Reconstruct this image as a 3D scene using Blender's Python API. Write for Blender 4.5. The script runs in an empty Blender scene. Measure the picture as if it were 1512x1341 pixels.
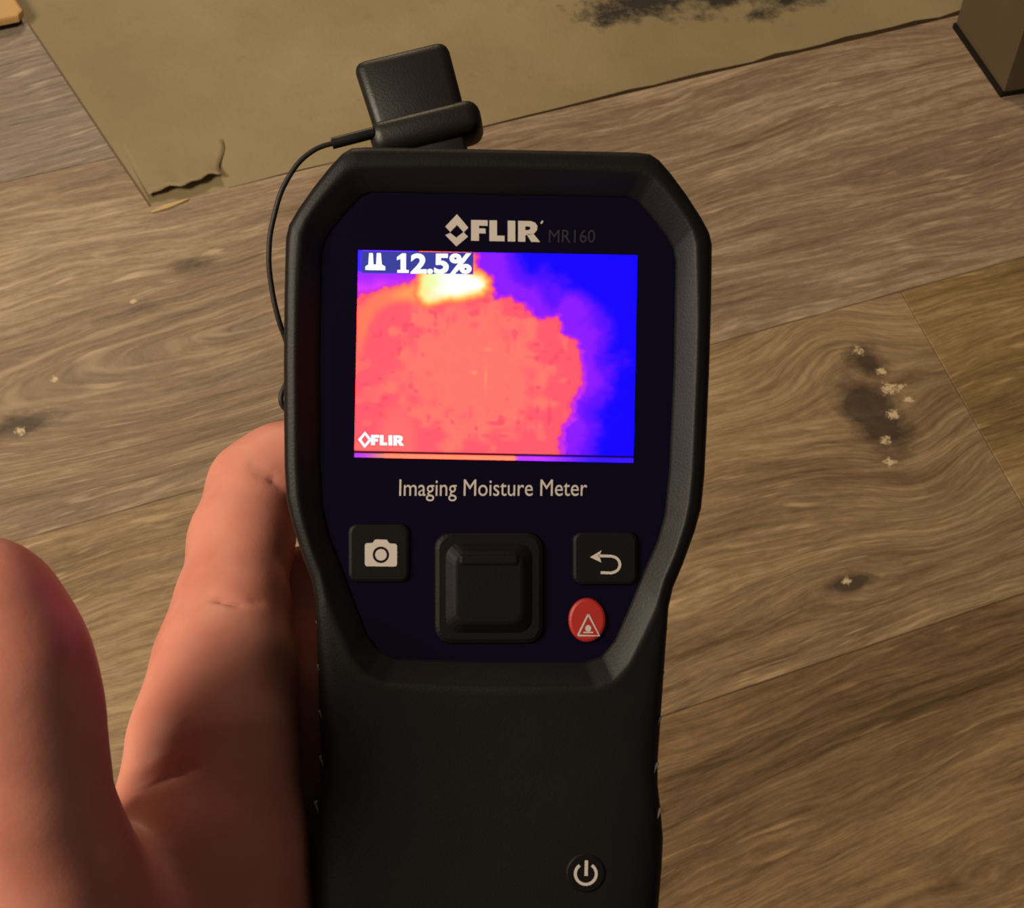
import bpy, bmesh, math
import numpy as np
from mathutils import Matrix, Vector

# ------------------------------------------------------------------ camera, world, lights, exposure
S = bpy.context.scene
C = S.collection
W, H, F = 1512.0, 1341.0, 3000.0          # photograph frame and focal length in pixels
DEV = 0.337                               # distance of the meter's face from the camera (m)

_t, _p = math.radians(40), math.radians(6)
N = np.array([math.sin(_t)*math.sin(_p), math.sin(_t)*math.cos(_p), math.cos(_t)])   # floor normal in camera axes

def ray(x, y):
    return np.array([(x-W/2)/F, -(y-H/2)/F, -1.0])
def _unit_plane(x, y):
    d = ray(x, y); return d*(-1/(d @ N))
EU = _unit_plane(1415, 22)-_unit_plane(225, 303); EU /= np.linalg.norm(EU)
EV = np.cross(N, EU)
R3 = np.array([EU, EV, N])                # camera axes -> world axes
_sp = abs(((_unit_plane(155, 761)-_unit_plane(225, 303)) @ EV))
CAMH = 0.18/_sp                           # camera height: the plank row comes out 18 cm wide
CAMLOC = np.array([0, 0, CAMH])

def at_floor(x, y, z=0.0):                # where the line of sight meets the horizontal plane at height z
    d = R3 @ ray(x, y)
    return CAMLOC + d*((z-CAMH)/d[2])
def at_depth(x, y, depth):
    return R3 @ (ray(x, y)*depth) + CAMLOC

cd = bpy.data.cameras.new('camera'); cam = bpy.data.objects.new('camera', cd); C.objects.link(cam)
CAMM = Matrix([list(R3[0])+[0], list(R3[1])+[0], list(R3[2])+[CAMH], [0, 0, 0, 1]])
cam.matrix_world = CAMM
cd.sensor_fit = 'HORIZONTAL'; cd.sensor_width = 36; cd.lens = F/W*36
cd.clip_start = 0.01; cd.clip_end = 50
cd.dof.use_dof = True; cd.dof.focus_distance = 0.46; cd.dof.aperture_fstop = 105
S.camera = cam

w = bpy.data.worlds.new('dim_room'); S.world = w; w.use_nodes = True
w.node_tree.nodes['Background'].inputs[0].default_value = (1.0, 0.78, 0.66, 1)
w.node_tree.nodes['Background'].inputs[1].default_value = 0.09

def area(name, loc, target, size, power, col):
    l = bpy.data.lights.new(name, 'AREA'); l.shape = 'DISK'; l.size = size; l.energy = power; l.color = col
    o = bpy.data.objects.new(name, l); C.objects.link(o)
    o.location = loc
    o.rotation_euler = (Vector(target)-Vector(loc)).to_track_quat('-Z', 'Y').to_euler()
    return o
LT = at_floor(500, 350)
area('room_lamp_light', (-0.70, 0.30, 1.02), (0.10, 0.5, 0.0), 0.34, 14.0, (1.0, 0.84, 0.64))
area('far_lamp_light', (0.25, 1.55, 1.00), (0.3, 0.7, 0.0), 0.30, 5.5, (1.0, 0.77, 0.50))

S.view_settings.view_transform = 'Standard'; S.view_settings.look = 'None'
S.view_settings.exposure = 0.0; S.view_settings.gamma = 1.0; S.view_settings.use_curve_mapping = False

# ------------------------------------------------------------------ helpers
def tag(o, label=None, cat=None, group=None, kind=None):
    if label: o['label'] = label
    if cat: o['category'] = cat
    if group: o['group'] = group
    if kind: o['kind'] = kind
    return o
def mesh_obj(name, verts, faces, mat, parent=None, smooth=False):
    me = bpy.data.meshes.new(name)
    me.from_pydata([tuple(map(float, v)) for v in verts], [], [tuple(map(int, f)) for f in faces])
    me.update()
    if mat: me.materials.append(mat)
    if smooth: me.polygons.foreach_set('use_smooth', [True]*len(me.polygons))
    o = bpy.data.objects.new(name, me); C.objects.link(o)
    if parent: o.parent = parent
    return o
def bm_obj(name, bm, mat, parent=None, smooth=False):
    bmesh.ops.recalc_face_normals(bm, faces=bm.faces)
    me = bpy.data.meshes.new(name); bm.to_mesh(me); bm.free()
    me.materials.append(mat)
    if smooth: me.polygons.foreach_set('use_smooth', [True]*len(me.polygons))
    o = bpy.data.objects.new(name, me); C.objects.link(o)
    if parent: o.parent = parent
    return o
def empty(name, parent=None):
    o = bpy.data.objects.new(name, None); o.empty_display_size = 0.02; C.objects.link(o)
    if parent: o.parent = parent
    return o
def slab(name, top, bottom, mat, parent=None, bevel=0.0, seg=2, smooth=False):
    """closed prism between two matching polygons (lists of 3D points)"""
    bm = bmesh.new()
    a = [bm.verts.new(tuple(map(float, p))) for p in top]
    b = [bm.verts.new(tuple(map(float, p))) for p in bottom]
    n = len(a)
    bm.faces.new(a); bm.faces.new(b[::-1])
    for i in range(n):
        bm.faces.new((a[i], b[i], b[(i+1) % n], a[(i+1) % n]))
    bmesh.ops.recalc_face_normals(bm, faces=bm.faces)
    if bevel > 0:
        te = [e for e in bm.edges if e.verts[0] in set(a) and e.verts[1] in set(a)]
        bmesh.ops.bevel(bm, geom=te, offset=bevel, segments=seg, affect='EDGES', profile=0.5)
    return bm_obj(name, bm, mat, parent, smooth)

class NT:
    """short-hand for node building"""
    def __init__(self, name):
        self.m = bpy.data.materials.new(name); self.m.use_nodes = True
        self.t = self.m.node_tree; self.b = self.t.nodes['Principled BSDF']
    def n(self, kind, **kw):
        nd = self.t.nodes.new(kind)
        for k, v in kw.items(): setattr(nd, k, v)
        return nd
    def put(self, sock, v):
        if isinstance(v, bpy.types.NodeSocket): self.t.links.new(v, sock)
        else: sock.default_value = v
    def math(self, op, a, b=0.0, c=0.0, clamp=False):
        nd = self.n('ShaderNodeMath', operation=op, use_clamp=clamp)
        for i, v in enumerate((a, b, c)): self.put(nd.inputs[i], v)
        return nd.outputs[0]
    def xyz(self, x, y, z=0.0):
        nd = self.n('ShaderNodeCombineXYZ')
        for i, v in enumerate((x, y, z)): self.put(nd.inputs[i], v)
        return nd.outputs[0]
    def noise(self, vec, scale=1.0, detail=3.0, rough=0.55, dist=0.0):
        nd = self.n('ShaderNodeTexNoise')
        self.put(nd.inputs['Vector'], vec); nd.inputs['Scale'].default_value = scale
        nd.inputs['Detail'].default_value = detail; nd.inputs['Roughness'].default_value = rough
        nd.inputs['Distortion'].default_value = dist
        return nd.outputs['Fac']
    def ramp(self, fac, stops):
        nd = self.n('ShaderNodeValToRGB'); el = nd.color_ramp.elements
        while len(el) < len(stops): el.new(0.5)
        for e, (p, c) in zip(el, stops):
            e.position = p; e.color = (c[0], c[1], c[2], 1)
        self.put(nd.inputs[0], fac); return nd.outputs[0]
    def rng(self, v, a, b, c=0.0, d=1.0):
        nd = self.n('ShaderNodeMapRange'); nd.clamp = True
        for i, q in enumerate((v, a, b, c, d)): self.put(nd.inputs[i], q)
        return nd.outputs[0]
    def mix(self, f, a, b, mode='MIX'):
        nd = self.n('ShaderNodeMix', data_type='RGBA', blend_type=mode)
        self.put(nd.inputs[0], f)
        for i, v in ((6, a), (7, b)):
            if not isinstance(v, bpy.types.NodeSocket): v = (v[0], v[1], v[2], 1)
            self.put(nd.inputs[i], v)
        return nd.outputs[2]
    def bump(self, h, strength, dist):
        nd = self.n('ShaderNodeBump'); nd.inputs['Strength'].default_value = strength
        nd.inputs['Distance'].default_value = dist; self.put(nd.inputs['Height'], h)
        self.t.links.new(nd.outputs[0], self.b.inputs['Normal'])
def lin(r, g, b):
    f = lambda c: (c/255/12.92 if c <= 10 else ((c/255+0.055)/1.055)**2.4)
    return (f(r), f(g), f(b))

def plain(name, col, rough=0.5, spec=0.5, grain=0.0, gscale=1500.0, coat=0.0, vary=0.0):
    k = NT(name)
    k.b.inputs['Roughness'].default_value = rough; k.b.inputs['Specular IOR Level'].default_value = spec
    k.b.inputs['Coat Weight'].default_value = coat
    tc = k.n('ShaderNodeTexCoord').outputs['Object']
    nz = k.noise(tc, gscale, 2.0)
    nb = k.noise(tc, gscale*0.05, 3.0)
    c = k.mix(k.rng(nb, 0.3, 0.7), tuple(v*(1-vary) for v in col), tuple(v*(1+vary) for v in col))
    k.put(k.b.inputs['Base Color'], c)
    if grain: k.bump(nz, grain, 0.0003)
    return k.m

# ------------------------------------------------------------------ floor: slab, stains, planks
def concrete():
    k = NT('bare_subfloor'); tc = k.n('ShaderNodeTexCoord').outputs['Object']
    n1 = k.noise(tc, 9.0, 4.0); n2 = k.noise(tc, 60.0, 4.0, 0.65); n3 = k.noise(tc, 420.0, 3.0)
    c = k.ramp(n1, [(0.3, lin(143, 127, 93)), (0.55, lin(156, 140, 104)), (0.75, lin(168, 152, 116))])
    c = k.mix(k.rng(n2, 0.60, 0.78, 0, 0.35), c, lin(122, 100, 66))
    # black mould-like patches with ragged borders
    sep = k.n('ShaderNodeSeparateXYZ'); k.put(sep.inputs[0], tc); X, Y = sep.outputs[0], sep.outputs[1]
    tot = None
    for px, py, rx, ry, gain in ((905, 8, 0.030, 0.020, 1.0), (985, -22, 0.055, 0.030, 1.1), (1085, -30, 0.07, 0.03, 1.1), (1128, 16, 0.020, 0.011, .85), (1180, -8, 0.03, 0.016, .9), (1030, -70, 0.10, 0.04, 1.2)):
        p = at_floor(px, py)
        a = k.math('DIVIDE', k.math('SUBTRACT', X, float(p[0])), rx)
        b = k.math('DIVIDE', k.math('SUBTRACT', Y, float(p[1])), ry)
        q = k.math('EXPONENT', k.math('MULTIPLY', k.math('ADD', k.math('MULTIPLY', a, a), k.math('MULTIPLY', b, b)), -1.0))
        q = k.math('MULTIPLY', q, gain)
        tot = q if tot is None else k.math('MAXIMUM', tot, q)
    n4 = k.noise(tc, 75.0, 5.0, 0.7)
    st = k.rng(k.math('ADD', tot, k.math('MULTIPLY', k.math('SUBTRACT', n4, 0.5), 1.7)), 0.5, 0.95)
    c = k.mix(k.math('MULTIPLY', st, k.rng(tot, 0.08, 0.3)), c, lin(48, 42, 36))
    k.put(k.b.inputs['Base Color'], c); k.b.inputs['Roughness'].default_value = 0.62
    k.bump(k.math('ADD', n2, k.math('MULTIPLY', n3, 0.5)), 0.35, 0.0008)
    return k.m

def wood(name, dark, mid, light, seed, knots=(), cathedral=None, coarse=1.0, flecks=()):
    """embossed vinyl oak: grain runs along x, bends round knots"""
    k = NT(name); tc = k.n('ShaderNodeTexCoord').outputs['Object']
    sep = k.n('ShaderNodeSeparateXYZ'); k.put(sep.inputs[0], tc); X, Y = sep.outputs[0], sep.outputs[1]
    wob = k.math('MULTIPLY', k.math('SUBTRACT', k.noise(k.xyz(k.math('MULTIPLY', X, 3.0), k.math('MULTIPLY', Y, 8.0), seed), 1.0, 2.0), 0.5), 0.05)
    wob2 = k.math('MULTIPLY', k.math('SUBTRACT', k.noise(k.xyz(k.math('MULTIPLY', X, 14.0), k.math('MULTIPLY', Y, 30.0), seed+4), 1.0, 2.0), 0.5), 0.012)
    G = k.math('ADD', Y, k.math('ADD', wob, wob2))
    stain = None
    def gauss(p, rx, ry):
        a = k.math('DIVIDE', k.math('SUBTRACT', X, float(p[0])), rx)
        b = k.math('DIVIDE', k.math('SUBTRACT', Y, float(p[1])), ry)
        return k.math('EXPONENT', k.math('MULTIPLY', k.math('ADD', k.math('MULTIPLY', a, a), k.math('MULTIPLY', b, b)), -1.0))
    for (px, py, rx, ry, bend, dk) in knots:
        p = at_floor(px, py)
        q = gauss(p, rx*1.9, ry*1.9)
        off = k.math('MULTIPLY', k.math('MULTIPLY', k.math('SUBTRACT', Y, float(p[1])), q), -bend)
        G = k.math('ADD', G, off)
        if dk > 0:
            s = k.math('MULTIPLY', gauss(p, rx, ry), dk)
            stain = s if stain is None else k.math('MAXIMUM', stain, s)
    rings = None
    if cathedral:
        (px, py), (qx, qy), cc, smax = cathedral             # axis point, point where the arches run out
        p = at_floor(px, py); q0 = at_floor(qx, qy)
        ax = (q0-p)/np.linalg.norm(q0-p)
        dx = k.math('SUBTRACT', X, float(p[0])); dy0 = k.math('SUBTRACT', Y, float(p[1]))
        dy = k.math('ADD', k.math('SUBTRACT', dy0, k.math('MULTIPLY', dx, float(ax[1]/ax[0]*0.6))), k.math('ADD', wob2, k.math('MULTIPLY', wob, 0.25)))
        sx = k.math('SMOOTH_MIN', k.math('SMOOTH_MAX', k.math('SUBTRACT', float(q0[0]), X), 0.0, 0.03), smax, 0.05)
        cs = k.math('MULTIPLY', k.math('ADD', sx, k.math('MULTIPLY', wob, 0.6)), cc)
        ring = k.math('SQRT', k.math('ADD', k.math('MULTIPLY', dy, dy), k.math('ADD', k.math('MULTIPLY', cs, cs), 1e-6)))
        m = gauss((p+q0)/2, 0.11, 0.030)
        saw = k.math('FRACT', k.math('MULTIPLY', ring, 115.0))
        line = k.rng(k.math('ABSOLUTE', k.math('SUBTRACT', saw, 0.5)), 0.16, 0.02)
        rings = k.math('MULTIPLY', line, k.rng(m, 0.15, 0.7))
        near = k.rng(gauss((p+q0)/2, 0.16, 0.05), 0.1, 0.6)
        G = k.math('ADD', k.math('MULTIPLY', G, k.math('SUBTRACT', 1.0, near)), k.math('MULTIPLY', k.math('ADD', k.math('ADD', ring, k.math('MULTIPLY', dy, 0.25)), float(p[1])), near))
    big = k.noise(k.xyz(k.math('MULTIPLY', X, 2.2), k.math('MULTIPLY', G, 16.0), seed+1), 1.0, 3.0)
    med = k.noise(k.xyz(k.math('MULTIPLY', X, 9.0*coarse), k.math('MULTIPLY', G, 120.0), seed+2), 1.0, 4.0, 0.6)
    fin = k.noise(k.xyz(k.math('MULTIPLY', X, 30.0), k.math('MULTIPLY', G, 430.0), seed+3), 1.0, 3.0, 0.65)
    dash = k.noise(k.xyz(k.math('MULTIPLY', X, 38.0), k.math('MULTIPLY', G, 300.0), seed+6), 1.0, 1.0)
    patch = k.noise(k.xyz(k.math('MULTIPLY', X, 14.0), k.math('MULTIPLY', G, 22.0), seed+7), 1.0, 3.0)
    rgh = k.noise(k.xyz(k.math('MULTIPLY', X, 160.0), k.math('MULTIPLY', G, 420.0), seed+9), 1.0, 4.0, 0.7)
    v = k.math('ADD', k.math('MULTIPLY', big, 0.36), k.math('ADD', k.math('MULTIPLY', med, 0.34), k.math('ADD', k.math('MULTIPLY', fin, 0.34), k.math('MULTIPLY', rgh, 0.16))))
    c = k.ramp(v, [(0.47, dark), (0.60, mid), (0.73, light)])
    crack = k.math('MULTIPLY', k.rng(med, 0.36, 0.26), k.rng(patch, 0.45, 0.62))
    c = k.mix(k.math('MULTIPLY', crack, 0.62), c, tuple(x*0.38 for x in dark))
    wh = k.math('MULTIPLY', k.rng(dash, 0.60, 0.72), k.rng(patch, 0.60, 0.42))
    c = k.mix(k.math('MULTIPLY', wh, 0.42), c, tuple(min(1, x*1.55) for x in light))
    if rings is not None:
        c = k.mix(k.math('MULTIPLY', rings, k.rng(dash, .3, .55, .12, .42)), c, tuple(min(1, x*1.2) for x in light))
    h = k.math('ADD', k.math('MULTIPLY', med, 0.8), k.math('ADD', k.math('MULTIPLY', fin, 0.5), k.math('ADD', k.math('MULTIPLY', dash, 0.45), k.math('MULTIPLY', rgh, 0.35))))
    if stain is not None:
        ns = k.noise(k.xyz(k.math('MULTIPLY', X, 60.0), k.math('MULTIPLY', Y, 90.0), seed+8), 1.0, 4.0, 0.65)
        s = k.rng(k.math('ADD', stain, k.math('MULTIPLY', k.math('SUBTRACT', ns, 0.5), 0.9)), 0.30, 0.75)
        s = k.math('MULTIPLY', s, k.rng(stain, 0.05, 0.3))
        c = k.mix(k.math('MULTIPLY', s, 0.85), c, lin(60, 47, 40))
        h = k.math('SUBTRACT', h, k.math('MULTIPLY', s, 0.5))
    if flecks: fno = k.noise(tc, 480.0, 3.0, 0.7)
    for (px, py, r) in flecks:                               # glints painted as pale flecks at the knots
        p = at_floor(px, py)
        fk = k.math('ADD', gauss(p, r*1.3, r*1.3), k.math('MULTIPLY', k.math('SUBTRACT', fno, 0.5), 2.6))
        c = k.mix(k.math('MULTIPLY', k.rng(fk, 0.45, 0.9, 0, .85), k.rng(gauss(p, r*2.0, r*2.0), 0.1, 0.5)), c, lin(226, 204, 162))
    k.put(k.b.inputs['Base Color'], c)
    k.put(k.b.inputs['Roughness'], k.rng(med, 0.3, 0.7, 0.40, 0.56))
    k.b.inputs['Specular IOR Level'].default_value = 0.35
    k.bump(h, 0.6, 0.0012)
    return k.m

M_CON = concrete()
ZT = 0.0                       # top of the planks
ZS = -0.0022                    # top of the bare slab
ex = 1.1
fl = slab('floor', [(-1.2, -0.4, ZS), (1.3, -0.4, ZS), (1.3, 1.9, ZS), (-1.2, 1.9, ZS)],
          [(-1.2, -0.4, -0.06), (1.3, -0.4, -0.06), (1.3, 1.9, -0.06), (-1.2, 1.9, -0.06)], M_CON)
tag(fl, 'plank floor with a cut-out baring beige subfloor', None, None, 'structure')

yA = float(at_floor(225, 303)[1]); yB = yA-0.18
lA = at_floor(222, 306); lT = at_floor(35, 25); lN = at_floor(172, 231)
dirL = (lT-lA)/np.linalg.norm(lT-lA)
far = lA+dirL*1.2
jR0 = at_floor(1360, 470); jR1 = at_floor(1400, 540); dR = (jR1-jR0)/abs(jR1[1]-jR0[1])
g = 0.00012                     # half joint gap

M_W1 = wood('grey_oak_vinyl', lin(112, 100, 88), lin(146, 132, 117), lin(178, 164, 148), 3.0)
M_W2 = wood('taupe_oak_vinyl', lin(112, 92, 73), lin(148, 126, 102), lin(190, 169, 142), 17.0,
            knots=((35, 628, 0.022, 0.009, 0.75, .8), (205, 455, 0.03, 0.008, .5, .5), (285, 392, 0.016, 0.006, .3, .75)), cathedral=((150, 540), (400, 462), 0.15, 0.15), flecks=((30, 636, .0022), (197, 446, .0016), (80, 560, .0015)))
M_W3 = wood('brown_oak_vinyl', lin(106, 85, 61), lin(145, 121, 90), lin(182, 158, 122), 31.0,
            knots=((1292, 612, 0.017, 0.030, 0.8, 1.0), (1280, 535, 0.012, 0.016, 0.5, .8), (1255, 862, 0.015, 0.006, 0.85, .95)), coarse=1.25,
            flecks=((1268, 518, .0024), (1301, 548, .0022), (1312, 574, .0034), (1330, 572, .0022), (1342, 590, .0022), (1318, 612, .0030), (1308, 650, .0024), (1313, 682, .0024), (1250, 858, .0018)))
M_W4 = wood('honey_oak_vinyl', lin(106, 84, 54), lin(144, 119, 79), lin(178, 152, 109), 47.0)
M_W5 = wood('shaded_oak_vinyl', lin(88, 69, 46), lin(124, 99, 69), lin(158, 132, 95), 61.0)  # oak tone darkened for the shade over the near plank row

def plank(poly, mat):
    o = slab('plank', [(p[0], p[1], ZT) for p in poly], [(p[0], p[1], ZS+0.0002) for p in poly], mat, fl, bevel=0.00035, seg=1)
    return o
yN = float(lN[1]); xN = float(lN[0])
plank([(-ex, yN+g), (xN-g, yN+g), (far[0]-g, far[1]), (-ex, far[1])], M_W1)
plank([(-ex, yB+g), (ex, yB+g), (ex, yA-g), (lA[0], yA-g), (xN, yN-g), (-ex, yN-g)], M_W2)
yC = yB-0.18; yD = yC-0.18
jb = jR0+dR*0.18
plank([(-ex, yC+g), (jb[0]-g, yC+g), (jR0[0]-g, yB-g), (-ex, yB-g)], M_W3)
plank([(jb[0]+g, yC+g), (ex, yC+g), (ex, yB-g), (jR0[0]+g, yB-g)], M_W4)
plank([(-ex, yD+g), (ex, yD+g), (ex, yC-g), (-ex, yC-g)], M_W5)
plank([(-ex, yD-0.18+g), (0.02-g, yD-0.18+g), (0.02-g, yD-g), (-ex, yD-g)], M_W2)
plank([(0.02+g, yD-0.18+g), (ex, yD-0.18+g), (ex, yD-g), (0.02+g, yD-g)], M_W3)

# thin strip added to draw the dark line along the cut edge
M_EDGE = plain('dark_brown_edge', lin(62, 48, 30), 0.8, 0.1, 0.4, 400, vary=.2)
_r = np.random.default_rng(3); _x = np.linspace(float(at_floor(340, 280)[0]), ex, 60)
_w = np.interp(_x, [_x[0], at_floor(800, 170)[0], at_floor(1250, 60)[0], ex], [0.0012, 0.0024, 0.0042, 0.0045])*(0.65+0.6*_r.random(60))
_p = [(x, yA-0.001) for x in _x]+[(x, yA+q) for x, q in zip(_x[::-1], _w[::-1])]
ue = slab('dark_edge_strip', [(x, y, ZS+0.0012) for x, y in _p], [(x, y, ZS+0.0001) for x, y in _p], M_EDGE, fl)

# torn flap of underlay at the corner of the cut-out, and the splinter under it
M_FLAP = plain('torn_underlay', lin(168, 146, 104), 0.6, 0.3, 0.3, 900, vary=0.12)
def flap():
    rows, cols = 10, 18
    c = [at_floor(178, 214, ZS), at_floor(330, 205, ZS), at_floor(326, 268, ZS), at_floor(221, 296, ZS)]
    V = []
    for z in (0, 1):
        for i in range(rows):
            t = i/(rows-1)
            for j in range(cols):
                s = j/(cols-1)
                p = (c[0]*(1-s)+c[1]*s)*(1-t)+(c[3]*(1-s)+c[2]*s)*t
                lift = 0.0050*t**2.6*(0.35+0.85*math.sin(2.0*s+0.35)) + 0.0002*t
                p = p+np.array([0.0012*math.sin(7*t)*s, (0.0014*math.sin(9*s)+0.0008*math.sin(23*s+1))*t, lift])
                p[2] += 0.0 if z == 0 else -0.0008*t
                V.append(p)
    n = rows*cols; Fc = []
    for i in range(rows-1):
        for j in range(cols-1):
            a = i*cols+j
            Fc.append((a, a+cols, a+cols+1, a+1)); Fc.append((a+n, a+1+n, a+cols+1+n, a+cols+n))
    rim = [i for i in range(cols)]+[i*cols+cols-1 for i in range(1, rows)]+[(rows-1)*cols+j for j in range(cols-2, -1, -1)]+[i*cols for i in range(rows-2, 0, -1)]
    for q in range(len(rim)):
        a, b = rim[q], rim[(q+1) % len(rim)]
        Fc.append((a, b, b+n, a+n))
    o = mesh_obj('torn_flap', V, Fc, M_CON, None, True)
    tag(o, 'small torn beige flap curling up at the left corner of the bare subfloor', 'flap')
flap()
M_SPL = plain('pale_splinter', lin(205, 178, 124), 0.6, 0.3, 0.2, 600, vary=.1)
def splinter():
    a = at_floor(224, 312, 0.0009); b = at_floor(278, 293, 0.0012)
    d = b-a; q = np.array([-d[1], d[0], 0]); q /= np.linalg.norm(q)
    top = [a+q*0.0004, a+d*0.4+q*0.0017, b+q*0.0003, b-q*0.0003, a+d*0.5-q*0.0014, a-q*0.0008]
    bot = [p-np.array([0, 0, 0.0009+0.0*i]) for i, p in enumerate(top)]
    o = slab('wood_splinter', top, bot, M_SPL, None, 0.0002, 1)
    tag(o, 'thin pale splinter lying on the plank edge below the torn flap', 'splinter')
splinter()

# ------------------------------------------------------------------ things at the edges of the frame
M_BOX = plain('grey_brown_laminate', lin(98, 84, 64), 0.55, 0.35, 0.15, 500, vary=.08)
M_BLK = plain('black_rubber_and_gap', (0.006, 0.005, 0.005), 0.6, 0.3)
def corner_box():
    r = empty('storage_box'); tf = at_floor(1480, 143); tl = at_floor(1410, 41)
    dv = tl-tf; pr = np.array([dv[1], -dv[0], 0.0]); pr /= np.linalg.norm(pr)
    foot = [tf, tf+pr*0.26, tl+pr*0.26, tl]; cen = sum(foot)/4
    up = np.array([0, 0, 1.0])
    slab('box_body', [p+up*0.40 for p in foot], [p+up*0.0035 for p in foot], M_BOX, r, 0.002, 2)
    lid = [cen+(p-cen)*1.02 for p in foot]
    slab('box_lid', [p+up*0.425 for p in lid], [p+up*0.4005 for p in lid], M_BOX, r, 0.003, 2)
    bb = [p+(p-cen)/np.linalg.norm(p-cen)*0.0016 for p in foot]
    slab('base_trim', [p+up*0.0034 for p in bb], [p+up*0.0001 for p in bb], M_BLK, r)
    for ch in r.children:
        for v in ch.data.vertices: v.co -= Vector(cen)
    r.location = cen
    tag(r, 'grey-brown box with a black base edge standing on the planks beside the bare subfloor', 'box')
corner_box()
M_TAN = plain('tan_raw_wood', lin(214, 172, 112), 0.55, 0.3, 0.3, 300, vary=.15)
def board():
    r = empty('wooden_board'); z1 = 0.009
    a = at_floor(38, 20, z1)
    dl = np.array([dirL[0], dirL[1], 0.0]); ux = np.array([1.0, 0, 0])
    pts = [a-ux*0.004, a+dl*0.004, a+dl*0.30, a+dl*0.30-ux*0.14, a-ux*0.14]
    top = pts; mid = [p-np.array([0, 0, 0.0045]) for p in pts]
    cen = sum(pts)/len(pts)
    o1 = slab('top_layer', top, mid, M_TAN, r, 0.0015, 2)
    m2 = [cen+(p-cen)*0.985 for p in mid]
    m2 = [np.array([p[0], p[1], 0.0044]) for p in m2]
    o2 = slab('shadow_gap', m2, [np.array([p[0], p[1], 0.0002]) for p in m2], M_BLK, r)  # black layer stands in for the shadow gap below the board
    for ch in r.children:
        for v in ch.data.vertices: v.co -= Vector((a[0], a[1], 0))
    r.location = (a[0], a[1], 0)
    tag(r, 'light tan board end with a black layer as its shadow gap at the top left corner', 'board')
board()

# ------------------------------------------------------------------ moisture meter
PX = DEV/F                     # metres per pixel at the face of the meter
meter = empty('moisture_meter')
TH = math.radians(1.1)
o3 = ray(733, 540)*DEV
meter.matrix_world = CAMM @ Matrix.Translation(Vector(o3)) @ Matrix.Rotation(-TH, 4, 'Z')
tag(meter, 'black handheld moisture meter with a glowing thermal picture, held in the hand', 'moisture meter')
ct, st_ = math.cos(TH), math.sin(TH)
def loc(ix, iy):               # photo pixel -> meter face units (pixels, y down)
    a, b = ix-733, iy-540
    return a*ct+b*st_, -a*st_+b*ct
def m3(X, Yd, zmm):            # face units + height in mm -> local metres
    return np.array([X*PX, -Yd*PX, zmm*0.001])

M_RUB = plain('black_rubber_housing', (0.0046, 0.0042, 0.0044), 0.50, 0.24, 0.12, 2500, vary=.1)
M_FACE = plain('glossy_dark_face', (0.0026, 0.0018, 0.011), 0.22, 0.22)  # navy tint puts the screen's glare into the face colour
M_KEY = plain('soft_black_keys', (0.0032, 0.003, 0.0034), 0.55, 0.15, 0.1, 2500)
M_WHITE = plain('cream_print', (0.50, 0.45, 0.41), 0.6, 0.3)
M_GREYP = plain('dark_grey_print', (0.02, 0.016, 0.03), 0.5, 0.3)
M_RED = plain('red_key', (0.34, 0.016, 0.012), 0.5, 0.4)
M_GRIP = plain('grey_grip_ridges', (0.09, 0.085, 0.08), 0.35, 0.5)

OUT = [(-323, 0), (-323, 200), (-321, 222), (-312, 236), (-292, 254), (-262, 277), (-228, 300), (-205, 313), (-188, 317.5), (-100, 318), (0, 317), (86, 315), (154, 313), (205, 309),
       (240, 300), (290, 283), (325, 269), (355, 263), (420, 260), (500, 256), (580, 252), (620, 252.5), (660, 258), (700, 262), (740, 261), (800, 257), (900, 250), (1000, 240), (1060, 222), (1110, 185), (1140, 130), (1150, 0)]
HOLE = [(-256, 0), (-256, 190), (-250, 206), (-228, 226), (-198, 250), (-180, 260), (-160, 264), (0, 264), (150, 260), (215, 255), (255, 245), (300, 226), (360, 203), (405, 184), (428, 165), (438, 140), (440, 0)]
CY = 100.0
def polar(prof, angs):
    pts = np.array([(x, y) for y, x in prof] + [(-x, y) for y, x in prof[::-1]], float)
    res = []
    for a in angs:
        d = np.array([math.sin(a), -math.cos(a)])       # a=0 is up
        best = None
        for i in range(len(pts)):
            p, q = pts[i]-[0, CY], pts[(i+1) % len(pts)]-[0, CY]
            e = q-p; den = d[0]*e[1]-d[1]*e[0]
            if abs(den) < 1e-9: continue
            t = (p[0]*e[1]-p[1]*e[0])/den
            s = (p[0]*d[1]-p[1]*d[0])/den
            if t > 0 and -1e-6 <= s <= 1+1e-6 and (best is None or t > best): best = t
        res.append(d*best+[0, CY])
    return np.array(res)
angs = set(np.linspace(0, 2*math.pi, 150, endpoint=False))
for prof in (OUT, HOLE):
    for y, x in prof:
        for s in (1, -1):
            angs.add(math.atan2(s*x, -(y-CY)) % (2*math.pi))
angs = sorted(angs); aa = [angs[0]]
for a in angs[1:]:
    if a-aa[-1] > 0.004: aa.append(a)
PO, PH = polar(OUT, aa), polar(HOLE, aa)
NA = len(aa)

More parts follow.
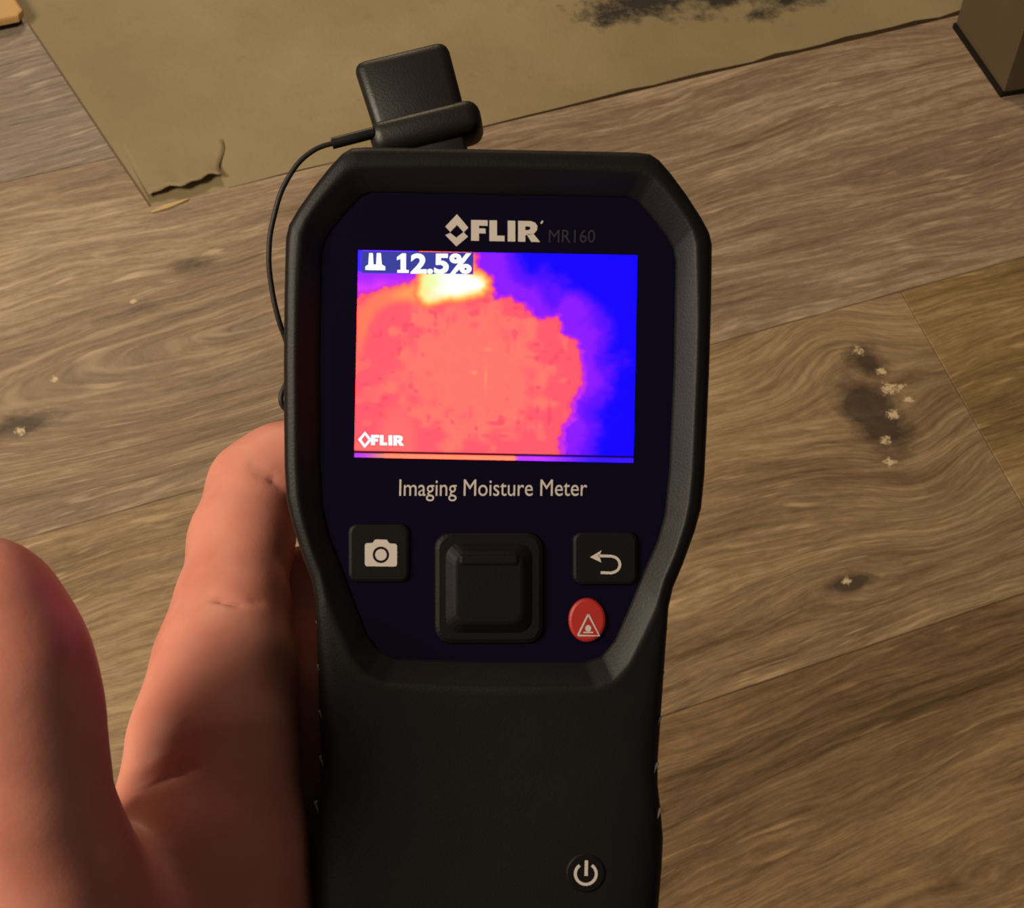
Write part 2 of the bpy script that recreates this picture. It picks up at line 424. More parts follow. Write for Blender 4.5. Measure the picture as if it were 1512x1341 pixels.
def housing():
    L = np.linalg.norm(PO-PH, axis=1)[:, None]; D = (PO-PH)/L
    rings = []
    def dist(d, frac): return PH + D*np.minimum(d, L*frac)
    rings.append((PH, -4.2)); rings.append((PH, -3.2)); rings.append((dist(4, .08), -2.9))
    rings.append((dist(34, .54), -0.25)); rings.append((dist(40, .62), 0.0)); rings.append((dist(48, .70), -0.12))
    for f in (0.25, 0.5, 0.75):
        b = dist(48, .70); rings.append((b+(PO-b)*0.84*f, -0.2-0.75*f**2))
    b = dist(48, .70)
    rings.append((b+(PO-b)*0.80, -1.1)); rings.append((b+(PO-b)*0.95, -2.2)); rings.append((PO, -3.8))
    rings.append((PO*[1.002, 1]+0, -9)); rings.append((PO*[1.0, 1], -15.0))
    sh = lambda k: (PO-[0, CY])*[1-k, 1-k*0.6]+[0, CY]
    rings.append((sh(.03), -22)); rings.append((sh(.10), -28)); rings.append((sh(.22), -32)); rings.append((sh(.5), -33.5))
    V = []; Fc = []
    for P, z in rings:
        for p in P: V.append(m3(p[0], p[1], z))
    for r in range(len(rings)-1):
        for i in range(NA):
            j = (i+1) % NA
            Fc.append((r*NA+i, (r+1)*NA+i, (r+1)*NA+j, r*NA+j))
    last = (len(rings)-1)*NA
    V.append(m3(0, 420, -33.8)); c = len(V)-1
    for i in range(NA): Fc.append((last+i, c, last+(i+1) % NA))
    bm = bmesh.new()
    vs = [bm.verts.new(tuple(v)) for v in V]
    for f in Fc: bm.faces.new([vs[i] for i in f])
    o = bm_obj('housing', bm, M_RUB, meter, True)
    o['label'] = 'black rubber housing with a raised rim and long grip'
    return o
housing()
def poly_part(name, pts, z0, z1, mat, parent, bevel=0.0, smooth=False):
    """pts in face units, prism from z0 (mm, back) to z1 (front)"""
    return slab(name, [m3(x, y, z1) for x, y in pts], [m3(x, y, z0) for x, y in pts], mat, parent, bevel, 2, smooth)
ZF = -3.3
poly_part('face_plate', [tuple(p) for p in PH*[0.999, 1]], -4.4, ZF, M_FACE, meter)

# --- screen picture (a real luminous display; colours computed cell by cell)
rngs = np.random.default_rng(5)
def vnoise(shape_u, shape_v, U, V):
    G = rngs.random((shape_v+2, shape_u+2))
    x = U*shape_u; y = V*shape_v
    i = np.clip(x.astype(int), 0, shape_u); j = np.clip(y.astype(int), 0, shape_v)
    fx = x-i; fy = y-j; fx = fx*fx*(3-2*fx); fy = fy*fy*(3-2*fy)
    return (G[j, i]*(1-fx)+G[j, i+1]*fx)*(1-fy)+(G[j+1, i]*(1-fx)+G[j+1, i+1]*fx)*fy
def psdf(poly, X, Y):
    poly = np.array(poly, float); d = np.full(X.shape, 1e9); ins = np.zeros(X.shape, bool)
    for i in range(len(poly)):
        a, b = poly[i], poly[(i+1) % len(poly)]
        e = b-a; px, py = X-a[0], Y-a[1]
        t = np.clip((px*e[0]+py*e[1])/(e@e), 0, 1)
        d = np.minimum(d, np.hypot(px-t*e[0], py-t*e[1]))
        c = ((a[1] > Y) != (b[1] > Y)) & (X < (b[0]-a[0])*(Y-a[1])/((b[1]-a[1]) if b[1] != a[1] else 1e-9)+a[0])
        ins ^= c
    return np.where(ins, -d, d)
def sm(a, b, x):
    t = np.clip((x-a)/(b-a), 0, 1); return t*t*(3-2*t)
SX0, SX1, SY0, SY1 = -209.5, 206.5, -169.5, 139.5
def screen():
    nu, nv = 232, 172
    U, V = np.meshgrid(np.linspace(0, 1, nu+1), np.linspace(0, 1, nv+1))
    X = 82+U*1366; Y = 62+V*1032                       # picture units
    Xw = X+ (vnoise(60, 45, U, V)-0.5)*26; Yw = Y+(vnoise(60, 45, U, V)-0.5)*26
    red = psdf([(-50, 292), (90, 292), (180, 262), (260, 232), (330, 222), (372, 190), (380, 120), (400, 40), (650, 40), (664, 130), (700, 160), (738, 200), (750, 290), (830, 286), (900, 320), (935, 380), (1000, 392), (1068, 380), (1095, 470), (1165, 500), (1180, 580), (1190, 640), (1175, 740), (1145, 790), (1130, 880), (1088, 930), (1085, 1200), (-50, 1200)], Xw, Yw)
    L = lambda *c: np.array(c, float)
    def mix(c, d, t): return c*(1-t[..., None])+d*t[..., None]
    col = np.broadcast_to(L(18, 0, 255), X.shape+(3,)).copy()
    n2 = vnoise(10, 8, U, V); n3 = vnoise(24, 18, U, V); n4 = vnoise(46, 34, U, V)
    dd = red + (n2-0.5)*110+(n3-.5)*40
    col = mix(col, L(96, 14, 255), sm(230, 130, dd)); col = mix(col, L(140, 26, 255), sm(140, 60, dd)); 
    # left violet patch
    lf = sm(420, 300, X)*sm(330, 240, Y)
    col = mix(col, L(176, 42, 255), lf*0.9); col = mix(col, L(226, 56, 250), lf*sm(190, 260, Y+(n3-.5)*40))
    col = mix(col, L(205, 46, 236), sm(40, 8, red+(n4-.5)*16)*sm(500, 800, Y)*1.0)
    col = mix(col, L(206, 44, 220), sm(26, 2, red)); col = mix(col, L(255, 84, 96), sm(8, -10, red))
    # body of the warm area
    warm = sm(0, -18, red)
    cen = np.hypot((X-640)/1.05, Y-640+0)
    lite = sm(0.40, 0.62, 1-cen/520*0.75 + (n3-.5)*0.35+(n4-.5)*0.15)
    c2 = mix(np.broadcast_to(L(255, 92, 108), X.shape+(3,)), L(255, 117, 108), lite)
    c2 = mix(c2, L(246, 78, 104), sm(0.72, 0.86, n4)*0.8*sm(120, 330, cen)*sm(1090, 1000, Y+60))
    c2 = mix(c2, L(255, 124, 108), sm(0.70, 0.85, n3)*0.5)
    c2 = mix(c2, L(255, 110, 108), sm(240, 100, np.hypot((X-290)*1.9, Y-1010)))
    col = mix(col, c2, warm)
    # bright streaks at the centre
    col = mix(col, L(255, 150, 104), np.exp(-((X-718)/7)**2-((Y-690)/60)**2)*0.8)
    col = mix(col, L(255, 150, 108), np.exp(-((X-728)/16)**2-((Y-545)/10)**2)*0.8)
    col = mix(col, L(255, 158, 104), np.exp(-((X-660)/14)**2-((Y-662)/8)**2))
    # hot flare and its orange tail
    fl_ = psdf([(395, 60), (630, 60), (646, 150), (690, 165), (722, 200), (722, 240), (690, 272), (600, 298), (500, 310), (440, 330), (400, 318), (372, 280), (385, 220)], X+(Xw-X)*.3, Y+(Yw-Y)*.3)
    tail = psdf([(85, 400), (110, 350), (170, 290), (270, 250), (350, 230), (420, 220), (420, 330), (330, 305), (250, 312), (180, 350), (140, 420), (110, 520), (95, 640), (82, 640)], X+(Xw-X)*.4, Y+(Yw-Y)*.4)
    col = mix(col, L(255, 128, 92), sm(34, -12, tail)*sm(760, 420, Y)*0.9)
    col = mix(col, L(255, 160, 90), sm(10, -30, tail)*sm(200, 330, X)*0.9)
    col = mix(col, L(255, 112, 84), sm(30, 4, fl_)*sm(290, 380, X)); col = mix(col, L(255, 168, 84), sm(20, -6, fl_)); col = mix(col, L(255, 240, 150), sm(4, -26, fl_))
    col = mix(col, L(255, 255, 255), sm(-8, -48, fl_)*sm(400, 520, X+(n3-.5)*60))
    col = mix(col, L(236, 255, 170), np.exp(-((X-445)/45)**2-((Y-215)/38)**2)*0.85)
    # thin dark rule and colour bar at the bottom
    bar = sm(1070, 1074, Y)
    bc = mix(np.broadcast_to(L(255, 150, 110), X.shape+(3,)), L(214, 60, 255), sm(860, 890, X)); bc = mix(bc, L(60, 20, 255), sm(960, 1300, X)); bc = mix(bc, L(200, 60, 250), sm(260, 90, X))
    col = mix(col, bc, bar); col = mix(col, L(24, 0, 20), np.exp(-((Y-1066)/6.0)**4))
    col = mix(col, L(70, 40, 255), sm(103, 99, X)*sm(172, 164, Y))
    c01 = np.clip(col/255, 0, 1)
    lc = np.where(c01 <= 0.04045, c01/12.92, ((c01+0.055)/1.055)**2.4)
    lc = lc*np.where(c01 > 0.985, 5.0, 1.0)            # the display clips the camera's strongest channel
    xs = SX0+U*(SX1-SX0); ys = SY0+V*(SY1-SY0)
    ys = ys + 0*xs
    verts = np.stack([xs*PX, -ys*PX, np.full(xs.shape, (ZF+0.10)*0.001)], -1).reshape(-1, 3)
    idx = np.arange((nu+1)*(nv+1)).reshape(nv+1, nu+1)
    q = np.stack([idx[:-1, :-1], idx[1:, :-1], idx[1:, 1:], idx[:-1, 1:]], -1).reshape(-1, 4)
    me = bpy.data.meshes.new('screen'); me.from_pydata(verts.tolist(), [], q.tolist()); me.update()
    at = me.color_attributes.new('picture', 'FLOAT_COLOR', 'POINT')
    at.data.foreach_set('color', np.concatenate([lc.reshape(-1, 3), np.ones((lc.size//3, 1))], 1).astype(np.float32).ravel())
    k = NT('thermal_display')
    a = k.n('ShaderNodeAttribute', attribute_name='picture')
    k.put(k.b.inputs['Base Color'], (0, 0, 0, 1)); k.b.inputs['Roughness'].default_value = 0.5; k.b.inputs['Specular IOR Level'].default_value = 0.1
    k.put(k.b.inputs['Emission Color'], a.outputs['Color']); k.b.inputs['Emission Strength'].default_value = 1.0
    me.materials.append(k.m)
    o = bpy.data.objects.new('screen', me); C.objects.link(o); o.parent = meter
    o['label'] = 'lit display showing an orange-red thermal blob on blue'
    return o
scr = screen()
def glow(name, col, s):
    k = NT(name); k.put(k.b.inputs['Base Color'], (0.01, 0.01, 0.01, 1))
    k.put(k.b.inputs['Emission Color'], (*col, 1)); k.b.inputs['Emission Strength'].default_value = s
    return k.m
M_GW = glow('lit_white_print', (1, 1, 1), 1.3)
M_GB = glow('lit_status_bar', lin(28, 44, 150), 1.0)

def text_part(name, txt, x0, y0, x1, y1, z, mat, parent, bold=0.0, thick=0.05, shear=0.0):
    """text fitted in the photo box x0..x1, y0..y1 (pixels), on the meter's face"""
    cu = bpy.data.curves.new(name, 'FONT'); cu.body = txt; cu.size = 1.0; cu.offset = bold; cu.shear = shear
    cu.resolution_u = 4; cu.fill_mode = 'FRONT'
    ob = bpy.data.objects.new(name, cu); C.objects.link(ob)
    dg = bpy.context.evaluated_depsgraph_get()
    me = bpy.data.meshes.new_from_object(ob.evaluated_get(dg))
    bpy.data.objects.remove(ob); bpy.data.curves.remove(cu)
    co = np.array([v.co[:] for v in me.vertices]); lo, hi = co.min(0), co.max(0)
    a, b = loc(x0, (y0+y1)/2), loc(x1, (y0+y1)/2); hh = (y1-y0)
    for v, c in zip(me.vertices, co):
        u = (c[0]-lo[0])/(hi[0]-lo[0]); t = (c[1]-lo[1])/(hi[1]-lo[1])
        X = a[0]+(b[0]-a[0])*u; Y = a[1]+(b[1]-a[1])*u + hh/2-t*hh
        v.co = m3(X, Y, z)
    me.materials.clear(); me.materials.append(mat)
    o = bpy.data.objects.new(name, me); C.objects.link(o); o.parent = parent
    return o
def shape_part(name, polys, z, mat, parent, thick=0.06):
    """flat printed shapes: polygons in photo pixels, given a hair of thickness"""
    V = []; Fc = []
    bm = bmesh.new()
    for p in polys:
        q = [loc(*a) for a in p]
        t = [bm.verts.new(tuple(m3(x, y, z))) for x, y in q]; b = [bm.verts.new(tuple(m3(x, y, z-thick))) for x, y in q]
        bm.faces.new(t); bm.faces.new(b[::-1])
        for i in range(len(t)): bm.faces.new((t[i], b[i], b[(i+1) % len(t)], t[(i+1) % len(t)]))
    return bm_obj(name, bm, mat, parent)
def rect(x0, y0, x1, y1): return [(x0, y0), (x1, y0), (x1, y1), (x0, y1)]
def stroke(pts, wd, closed=False):
    """quads along a polyline"""
    out = []; n = len(pts)
    P = [np.array(p, float) for p in pts]
    seg = n if closed else n-1
    nor = []
    for i in range(n):
        if closed: d = P[(i+1) % n]-P[i-1]
        else: d = P[min(i+1, n-1)]-P[max(i-1, 0)]
        d = d/np.linalg.norm(d); nor.append(np.array([-d[1], d[0]])*wd/2)
    for i in range(seg):
        j = (i+1) % n
        out.append([tuple(P[i]+nor[i]), tuple(P[j]+nor[j]), tuple(P[j]-nor[j]), tuple(P[i]-nor[i])])
    return out
def circ(cx, cy, rx, ry=None, n=28, a0=0, a1=2*math.pi):
    ry = ry or rx
    return [(cx+rx*math.cos(a0+(a1-a0)*i/n), cy+ry*math.sin(a0+(a1-a0)*i/n)) for i in range(n if a1-a0 > 6.28 else n+1)]

ZP = ZF+0.10
# maker's mark above the screen: split diamond and four heavy letters
shape_part('diamond_emblem', [
    [(674, 313), (691, 333), (684, 340), (674, 329), (664, 339.5), (656.5, 331.5)],
    [(656.5, 344), (664, 340.8), (673, 348), (683.5, 339.5), (690.5, 346.5), (673, 361)]], ZP, M_WHITE, meter)
def heavy_letters(x0, x1, y0, y1, rise):
    w = (x1-x0)
    def T(u, v): return (x0+u*w, y0+v*(y1-y0)+u*rise)
    G = []
    f = [(0.0, 0, .075, 1), (.075, 0, .235, .27), (.075, .40, .205, .64)]
    l = [(.265, 0, .375, 1), (.375, .73, .485, 1)]
    i_ = [(.53, 0, .64, 1)]
    r_ = [(.68, 0, .785, 1)]
    f[0] = (0.0, 0, .115, 1); f[1] = (.115, 0, .24, .27); f[2] = (.115, .40, .21, .64)
    for a, b, c, d in f+l+i_+r_: G.append([T(a, b), T(c, b), T(c, d), T(a, d)])
    ar = [(.785, 0), (.87, 0), (.93, .08), (.96, .22), (.955, .42), (.91, .60), (.845, .68), (.785, .68)]
    ai = [(.785, .26), (.83, .26), (.85, .28), (.86, .33), (.855, .38), (.84, .42), (.81, .44), (.785, .44)]
    for q in range(len(ar)-1): G.append([T(*ar[q]), T(*ar[q+1]), T(*ai[q+1]), T(*ai[q])])
    G.append([T(.80, .62), T(.90, .60), T(1.0, 1), T(.87, 1)])
    return G
shape_part('logo_lettering', heavy_letters(695, 798, 321.5, 352.5, 2.0)+[stroke([(799, 327), (802, 323)], 2.5)[0]], ZP, M_WHITE, meter)
text_part('model_lettering', 'MR160', 811, 336, 880, 355.5, ZP, M_GREYP, meter, 0.0)
text_part('caption_lettering', 'Imaging Moisture Meter', 588, 708.5, 868, 741, ZP, M_WHITE, meter, 0.0)

# readings on the screen
ZS1 = ZF+0.13
shape_part('status_bar', [[(531, 367.5), (699, 370), (698.5, 403), (531, 401)]], ZS1, M_GB, scr, 0.02)
shape_part('reading_digit', [[(592, 371.5), (598, 371.5), (598, 396), (602, 396.5), (602, 400.5), (585, 400.3), (585, 396.3), (590, 396), (590, 379.5), (584.5, 381.5), (584.5, 377)]], ZS1+0.02, M_GW, scr, 0.02)
text_part('reading_text', '2.5%', 605, 371.5, 696, 402, ZS1+0.02, M_GW, scr, 0.035)
shape_part('pin_icon', [[(543, 371), (548.5, 371), (549.5, 388), (553.5, 388), (554.5, 371), (560.5, 371), (562, 388), (567, 391), (567, 396.5), (537.5, 396), (537.5, 391), (542, 388)]], ZS1+0.02, M_GW, scr, 0.02)
shape_part('screen_emblem', stroke([(537, 639.5), (544.5, 649.5), (536.5, 659), (529, 649)], 5.0, True), ZS1, M_GW, scr, 0.02)
shape_part('screen_lettering', heavy_letters(546, 595, 642, 657, 1.0), ZS1, M_GW, scr, 0.02)

# --- keys
def rrect(x0, y0, x1, y1, r, n=5):
    P = []
    for cx, cy, a in ((x1-r, y0+r, -90), (x1-r, y1-r, 0), (x0+r, y1-r, 90), (x0+r, y0+r, 180)):
        for i in range(n+1):
            t = math.radians(a+90*i/n); P.append((cx+r*math.cos(t), cy+r*math.sin(t)))
    return [loc(*p) for p in P]
kb = poly_part('camera_key', rrect(512, 774, 604, 862, 14), ZF-0.3, ZF+0.7, M_KEY, meter, 0.0006)
zc = ZF+0.76
cam_body = [(537, 805), (539, 803), (549, 803), (552, 797.5), (570, 798), (573, 803.5), (583, 804), (585, 806), (585, 836), (583, 838), (539, 837.5), (537, 835.5)]
def camera_icon():
    # body with a ring-shaped window: fan of quads between outline and ring, then the lens dot
    n = 48; cx, cy = 561, 820.5
    out = []
    pts = [np.array(p, float) for p in cam_body]
    ro = []
    for i in range(n):
        a = 2*math.pi*i/n; d = np.array([math.cos(a), math.sin(a)]); best = 0
        for j in range(len(pts)):
            p, q = pts[j]-[cx, cy], pts[(j+1) % len(pts)]-[cx, cy]; e = q-p
            den = d[0]*e[1]-d[1]*e[0]
            if abs(den) < 1e-9: continue
            t = (p[0]*e[1]-p[1]*e[0])/den; s = (p[0]*d[1]-p[1]*d[0])/den
            if t > 0 and -1e-6 <= s <= 1+1e-6: best = max(best, t)
        ro.append((cx+d[0]*best, cy+d[1]*best))
    ri = circ(cx, cy, 12.3, 12.3, n)
    for i in range(n):
        j = (i+1) % n
        out.append([ro[i], ro[j], ri[j], ri[i]])
    out.append(circ(cx, cy, 8.6, 8.6, 24))
    return out
shape_part('camera_icon', camera_icon(), zc, M_WHITE, kb)
bk = poly_part('back_key', rrect(846, 786, 944, 866, 14), ZF-0.3, ZF+0.7, M_KEY, meter, 0.0006)
arc = [(884, 822)]+[(904+0.0, 822.5)]+[(904+12.5*math.cos(a), 835+12.0*math.sin(a)) for a in np.linspace(-1.4, 1.4, 12)]+[(904, 847.5), (888, 847)]
shape_part('return_arrow_icon', stroke(arc, 4.0)+[[(872, 824), (889, 814), (886, 823), (889, 832)]], zc, M_WHITE, bk)
pad = poly_part('navigation_pad', rrect(640, 786, 804, 954, 26), ZF-0.3, ZF+0.9, M_KEY, meter, 0.0009)
def nav_center():
    top = rrect(672, 818, 772, 922, 18); bot = rrect(656, 802, 788, 938, 22)
    slab('raised_centre', [m3(x, y, ZF+1.9) for x, y in top], [m3(x, y, ZF+0.8) for x, y in bot], M_KEY, pad, 0.0004, 2)
    slab('upper_ridge', [m3(x, y, ZF+2.15) for x, y in rrect(680, 822, 764, 834, 4)], [m3(x, y, ZF+1.7) for x, y in rrect(676, 818, 768, 838, 5)], M_KEY, pad, 0.0002, 1)
nav_center()
rk = poly_part('warning_key', [loc(*p) for p in circ(868, 918, 28, 33, 36)], ZF-0.3, ZF+0.75, M_RED, meter, 0.0005)
rk['label'] = 'round red key with a white warning triangle'
shape_part('warning_triangle', stroke([(869.5, 909), (886, 941), (854, 940.5)], 2.6, False)+stroke([(854, 940.5), (869.5, 909)], 2.6)+[circ(869.5, 930, 4.6, 5.0, 12)]+stroke([(862, 936), (877, 936)], 2.0), ZF+0.82, M_WHITE, rk)
# power key low on the grip
pk = poly_part('power_key', [loc(*p) for p in circ(865, 1290, 30, 30, 36)], -2.0, -0.25, M_KEY, meter, 0.0004)
shape_part('power_icon', stroke([(865+15.5*math.cos(a), 1291+15.5*math.sin(a)) for a in np.linspace(-0.95, math.pi+0.95, 22)], 4.4)+stroke([(866, 1271), (865.5, 1294)], 5.0), -0.19, M_WHITE, pk)
# slanted grip ridges on both flanks
def ridges():
    bm = bmesh.new()
    bmesh.ops.create_cube(bm, size=1.0)
    for v in bm.verts: v.co = Vector((v.co.x*0.0005, v.co.y*0.0034, v.co.z*0.0022))
    bmesh.ops.bevel(bm, geom=list(bm.edges), offset=0.0002, segments=1, affect='EDGES')
    me = bpy.data.meshes.new('grip_ridge'); bm.to_mesh(me); bm.free(); me.materials.append(M_GRIP)
    prof = sorted(OUT[1:])
    for s in (-1, 1):
        for y in (395, 460, 528, 596, 664):
            wv = np.interp(y, [p[0] for p in prof], [p[1] for p in prof])
            o = bpy.data.objects.new('grip_ridge', me); C.objects.link(o); o.parent = meter
            o.location = m3(s*(wv-11.0), y, -2.75)
            o.rotation_euler = (0, math.radians(s*38), math.radians(24)*(-s))
ridges()

# ------------------------------------------------------------------ pin cap with its tether
def P3(ix, iy, zmm): return at_depth(ix, iy, DEV-zmm*0.001)
M_CAP = plain('matt_black_cap', (0.008, 0.007, 0.006), 0.45, 0.35, 0.15, 2500)
cap = empty('pin_cap')
cz = -17
cap_o = P3(625, 200, cz)
kx = (P3(683, 150, cz)-P3(548, 183, cz)); kx /= np.linalg.norm(kx)
fw = R3 @ np.array([0, 0, 1.0])
ky = np.cross(fw, kx); ky /= np.linalg.norm(ky); kz = np.cross(kx, ky)
# the cap leans back a little so that the top of its flange shows
tl = math.radians(13)
ky2 = ky*math.cos(tl)-kz*math.sin(tl); kz2 = kz*math.cos(tl)+ky*math.sin(tl)
cap.matrix_world = Matrix([[kx[i], ky2[i], kz2[i], cap_o[i]] for i in range(3)]+[[0, 0, 0, 1]])
tag(cap, 'black plastic pin cap with flange and thin cord at the top of the meter', 'cap')
ppx = (DEV+0.017)/F
def cap_part(name, half_x0, half_x1, y0, y1, dz0, dz1, bev, seg=3, xs0=0.0, xs1=0.0):
    bm = bmesh.new(); bmesh.ops.create_cube(bm, size=2.0)
    for v in bm.verts:
        top = v.co.y > 0
        v.co = Vector((v.co.x*(half_x1 if top else half_x0)+(xs1 if top else xs0), y1 if top else y0, v.co.z*(dz1 if top else dz0)))
    bmesh.ops.bevel(bm, geom=list(bm.edges), offset=bev, segments=seg, affect='EDGES', profile=0.5)
    return bm_obj(name, bm, M_CAP, cap, True)
cap_part('cap_block', 68*ppx, 72*ppx, 12*ppx, 131*ppx, 0.0034, 0.0030, 0.0019, 3, xs0=0.0, xs1=-5*ppx)
cap_part('cap_flange', 82*ppx, 84*ppx, -25*ppx, 26*ppx, 0.0046, 0.0052, 0.0024, 4, xs0=6*ppx, xs1=6*ppx)
cap_part('cap_neck', 52*ppx, 54*ppx, -52*ppx, 2*ppx, 0.0024, 0.0026, 0.0008, 2, xs0=6*ppx, xs1=6*ppx)
def tube(name, pts, rad, mat, parent_inv, parent, closed_rad=None):
    cu = bpy.data.curves.new(name, 'CURVE'); cu.dimensions = '3D'; cu.bevel_depth = rad; cu.bevel_resolution = 3; cu.use_fill_caps = True
    sp = cu.splines.new('BEZIER'); sp.bezier_points.add(len(pts)-1)
    for b, p in zip(sp.bezier_points, pts):
        b.co = parent_inv @ Vector(p); b.handle_left_type = b.handle_right_type = 'AUTO'
    ob = bpy.data.objects.new(name, cu); C.objects.link(ob)
    dg = bpy.context.evaluated_depsgraph_get()
    me = bpy.data.meshes.new_from_object(ob.evaluated_get(dg))
    bpy.data.objects.remove(ob); bpy.data.curves.remove(cu)
    me.materials.clear(); me.materials.append(mat)
    me.polygons.foreach_set('use_smooth', [True]*len(me.polygons))
    o = bpy.data.objects.new(name, me); C.objects.link(o); o.parent = parent
    return o
ci = cap.matrix_world.inverted()
M_CORD = plain('black_cord', (0.016, 0.013, 0.012), 0.55, 0.4, 0.3, 4000)
tube('tether_cord', [P3(545, 197, -14), P3(500, 209, -13), P3(460, 224, -12), P3(426, 262, -11), P3(404, 322, -11), P3(397, 375, -11), P3(402, 430, -12), P3(412, 474, -13), P3(424, 510, -15), P3(428, 550, -15), P3(415, 592, -14), P3(426, 610, -15)], 0.00048, M_CORD, ci, cap)
tube('tether_sleeve', [P3(552, 196, -13.5), P3(525, 203, -13), P3(490, 212, -12.8)], 0.00105, M_CAP, ci, cap)

# ------------------------------------------------------------------ hand: one surface grown from a smooth distance field
def build_hand():
    def c3(ix, iy, z): return ray(ix, iy)*(337.0-z)          # camera axes, mm
    def chain(spec): return [(c3(x, y, z), r) for x, y, z, r in spec]
    groups = [
        # index finger: up from its knuckle, over and round behind the meter
        (chain([(330, 985, -17, 11.4), (342, 900, -24, 9.8), (356, 800, -33, 9.0), (379, 722, -40, 8.6), (418, 692, -42, 8.0), (500, 674, -42, 7.6), (600, 690, -41.7, 7.4), (690, 735, -41, 6.6)]), 3.5),
        # middle, ring, little finger behind the grip
        (chain([(420, 1040, -34, 11), (440, 950, -42, 9.2), (452, 880, -46, 8.6), (540, 850, -42.2, 7.9), (640, 850, -42, 7.6), (740, 880, -41, 6.8)]), 3.5),
        (chain([(420, 1170, -44, 11), (440, 1090, -52, 9.0), (470, 1040, -52, 8.4), (560, 1020, -42.4, 7.8), (660, 1025, -42, 7.4), (750, 1050, -41, 6.6)]), 3.5),
        (chain([(420, 1300, -48, 10), (445, 1230, -54, 8.0), (480, 1200, -52, 7.4), (570, 1185, -41.6, 6.8), (650, 1190, -41, 6.4), (720, 1205, -40.2, 5.6)]), 3.5),
        # palm
        (chain([(330, 985, -17, 11.6), (314, 1100, -11, 13.6), (304, 1250, -8, 16.5), (290, 1420, -10, 19)]), 5.0),
        (chain([(420, 1040, -34, 12), (400, 1180, -34, 13), (370, 1330, -32, 15), (330, 1480, -26, 18)]), 8.0),
        (chain([(420, 1170, -44, 12), (410, 1300, -44, 13), (370, 1450, -40, 16), (330, 1560, -32, 18)]), 8.0),
        (chain([(420, 1300, -48, 11), (420, 1420, -48, 13), (380, 1560, -44, 16)]), 8.0),
        # thumb, nearest to the camera
        (chain([(-26, 906, 34, 11.6), (2, 985, 34, 12.0), (26, 1075, 31, 11.4), (38, 1180, 27, 11.4), (66, 1290, 20, 13.2), (130, 1430, 8, 17.5), (230, 1560, -8, 21)]), 7.0),
        # heel of the hand and wrist
        (chain([(290, 1420, -10, 20), (280, 1600, -18, 25), (260, 1800, -24, 27), (230, 2100, -32, 30)]), 9.0),
        (chain([(380, 1560, -40, 18), (340, 1750, -36, 24), (300, 2100, -36, 30)]), 9.0),
    ]
    allp = np.array([p for ch, _ in groups for p, r in ch]); lo = allp.min(0)-34; hi = allp.max(0)+34
    h = 1.1
    nx, ny, nz = (np.ceil((hi-lo)/h)).astype(int)
    gx = (lo[0]+h*np.arange(nx)).astype(np.float32); gy = (lo[1]+h*np.arange(ny)).astype(np.float32); gz = (lo[2]+h*np.arange(nz)).astype(np.float32)
    D = np.full((nx, ny, nz), 60.0, np.float32)
    def seg_d(X, Y, Z, a, ra, b, rb):
        e = b-a; L2 = e@e
        t = np.clip(((X-a[0])*e[0]+(Y-a[1])*e[1]+(Z-a[2])*e[2])/L2, 0, 1)
        return np.sqrt((X-a[0]-t*e[0])**2+(Y-a[1]-t*e[1])**2+(Z-a[2]-t*e[2])**2)-(ra+(rb-ra)*t)
    def box(a, b, m):
        l = np.minimum(a, b)-m; u = np.maximum(a, b)+m
        s = [slice(max(0, int((l[i]-lo[i])/h)), min((nx, ny, nz)[i], int((u[i]-lo[i])/h)+2)) for i in range(3)]
        return tuple(s)
    def smin(a, b, k):
        q = np.clip(0.5+0.5*(b-a)/k, 0, 1); return b*(1-q)+a*q-k*q*(1-q)
    for ch, k in groups:
        for (a, ra), (b, rb) in zip(ch[:-1], ch[1:]):
            s = box(a, b, max(ra, rb)+16)
            X = gx[s[0]][:, None, None]; Y = gy[s[1]][None, :, None]; Z = gz[s[2]][None, None, :]
            d = seg_d(X, Y, Z, a, ra, b, rb).astype(np.float32)
            D[s] = smin(D[s], d, k)
    # creases: thin smooth cuts along the skin
    def surf(px, py):                                        # first point of the skin along the line of sight
        for z in np.arange(70, -80, -0.5):
            p = c3(px, py, z); q = np.round((p-lo)/h).astype(int)
            if (q < 0).any() or (q >= (nx, ny, nz)).any(): continue
            if D[tuple(q)] < 0: return p
        return c3(px, py, -80)
    def crease(pts, r, k, lift=0.0):
        pr = [surf(*p) for p in pts]
        for a, b in zip(pr[:-1], pr[1:]):
            s = box(a, b, 9)
            X = gx[s[0]][:, None, None]; Y = gy[s[1]][None, :, None]; Z = gz[s[2]][None, None, :]
            d = seg_d(X, Y, Z, a, r, b, r).astype(np.float32)
            D[s] = -smin(-D[s], d, k)
    crease([(372, 690), (386, 699), (400, 708), (416, 718)], 0.1, 1.6)
    crease([(300, 878), (325, 888), (350, 894), (380, 896)], 0.2, 1.5)
    crease([(182, 1172), (210, 1158), (235, 1145), (260, 1135), (290, 1126)], 0.5, 2.1)
    crease([(196, 1128), (230, 1112), (262, 1098)], 0.1, 1.2)
    # surface nets
    ins = D < 0
    cs = np.zeros((nx-1, ny-1, nz-1), np.int8)
    for i in (0, 1):
        for j in (0, 1):
            for k in (0, 1): cs += ins[i:nx-1+i, j:ny-1+j, k:nz-1+k]
    act = (cs > 0) & (cs < 8)
    cell = np.argwhere(act); vid = np.full(act.shape, -1, np.int64); vid[act] = np.arange(len(cell))
    pos = np.zeros((len(cell), 3)); cnt = np.zeros(len(cell))
    cor = [(i, j, k) for i in (0, 1) for j in (0, 1) for k in (0, 1)]
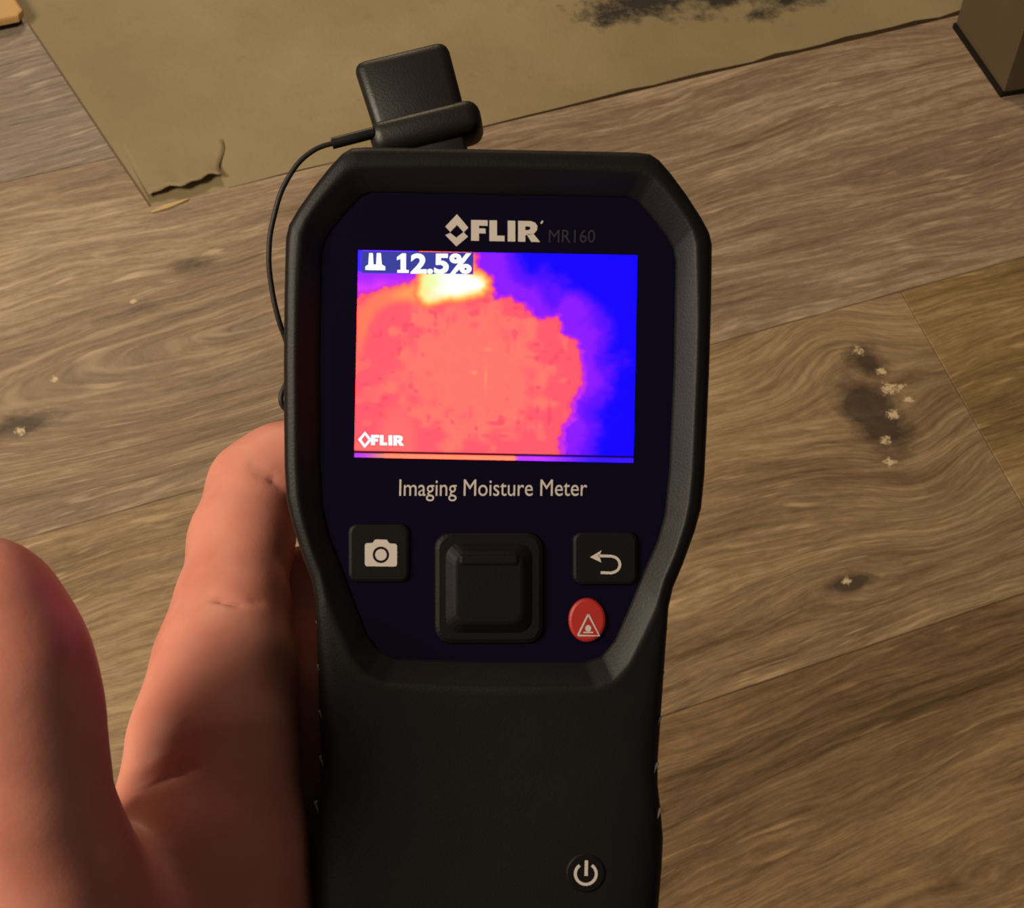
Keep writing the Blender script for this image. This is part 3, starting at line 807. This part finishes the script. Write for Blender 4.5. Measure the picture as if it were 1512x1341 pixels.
    for a in cor:
        for ax in range(3):
            if a[ax] == 1: continue
            b = list(a); b[ax] = 1; b = tuple(b)
            da = D[cell[:, 0]+a[0], cell[:, 1]+a[1], cell[:, 2]+a[2]]; db = D[cell[:, 0]+b[0], cell[:, 1]+b[1], cell[:, 2]+b[2]]
            m = (da < 0) != (db < 0)
            t = np.where(m, da/np.where(m, da-db, 1), 0)
            p = cell+np.array(a)+0.0; p[:, ax] += t
            pos[m] += p[m]; cnt[m] += 1
    pos = pos/cnt[:, None]*h+lo
    quads = []
    for ax in range(3):
        sl0 = [slice(None)]*3; sl1 = [slice(None)]*3
        sl0[ax] = slice(0, -1); sl1[ax] = slice(1, None)
        A, B = ins[tuple(sl0)], ins[tuple(sl1)]
        e = np.argwhere(A != B)
        u, v = [(1, 2), (2, 0), (0, 1)][ax]
        ok = (e[:, u] > 0) & (e[:, v] > 0) & (e[:, u] < (nx, ny, nz)[u]-1) & (e[:, v] < (nx, ny, nz)[v]-1)
        e = e[ok]; flip = ~A[tuple(e.T)]
        def idx(du, dv):
            q = e.copy(); q[:, u] += du; q[:, v] += dv; return vid[tuple(q.T)]
        q = np.stack([idx(-1, -1), idx(0, -1), idx(0, 0), idx(-1, 0)], 1)
        q[flip] = q[flip][:, ::-1]
        quads.append(q)
    quads = np.concatenate(quads); quads = quads[(quads >= 0).all(1)]
    wpos = (R3 @ (pos*0.001).T).T+CAMLOC
    return wpos, quads

def skin():
    k = NT('warm_skin'); tc = k.n('ShaderNodeTexCoord').outputs['Object']
    n1 = k.noise(tc, 55.0, 3.0); n2 = k.noise(tc, 260.0, 3.0); n3 = k.noise(tc, 1500.0, 2.0)
    c = k.ramp(n1, [(0.3, (0.49, 0.170, 0.120)), (0.5, (0.56, 0.220, 0.160)), (0.7, (0.61, 0.265, 0.195))])
    c = k.mix(k.rng(n2, 0.5, 0.8, 0, 0.3), c, (0.52, 0.17, 0.12))
    k.put(k.b.inputs['Base Color'], c); k.b.inputs['Roughness'].default_value = 0.5
    k.b.inputs['Specular IOR Level'].default_value = 0.35
    k.b.inputs['Subsurface Weight'].default_value = 0.35
    k.b.inputs['Subsurface Radius'].default_value = (1.0, 0.3, 0.15); k.b.inputs['Subsurface Scale'].default_value = 0.004
    k.bump(k.math('ADD', n3, k.math('MULTIPLY', n2, 1.5)), 0.06, 0.0006)
    return k.m
hv, hq = build_hand()
base = hv[hv[:, 2].argmin()].copy()
hand = mesh_obj('hand', hv-base, hq, skin(), None, True)
hand.location = base
tag(hand, 'bare left hand gripping the black meter from behind, thumb raised beside it', 'hand')
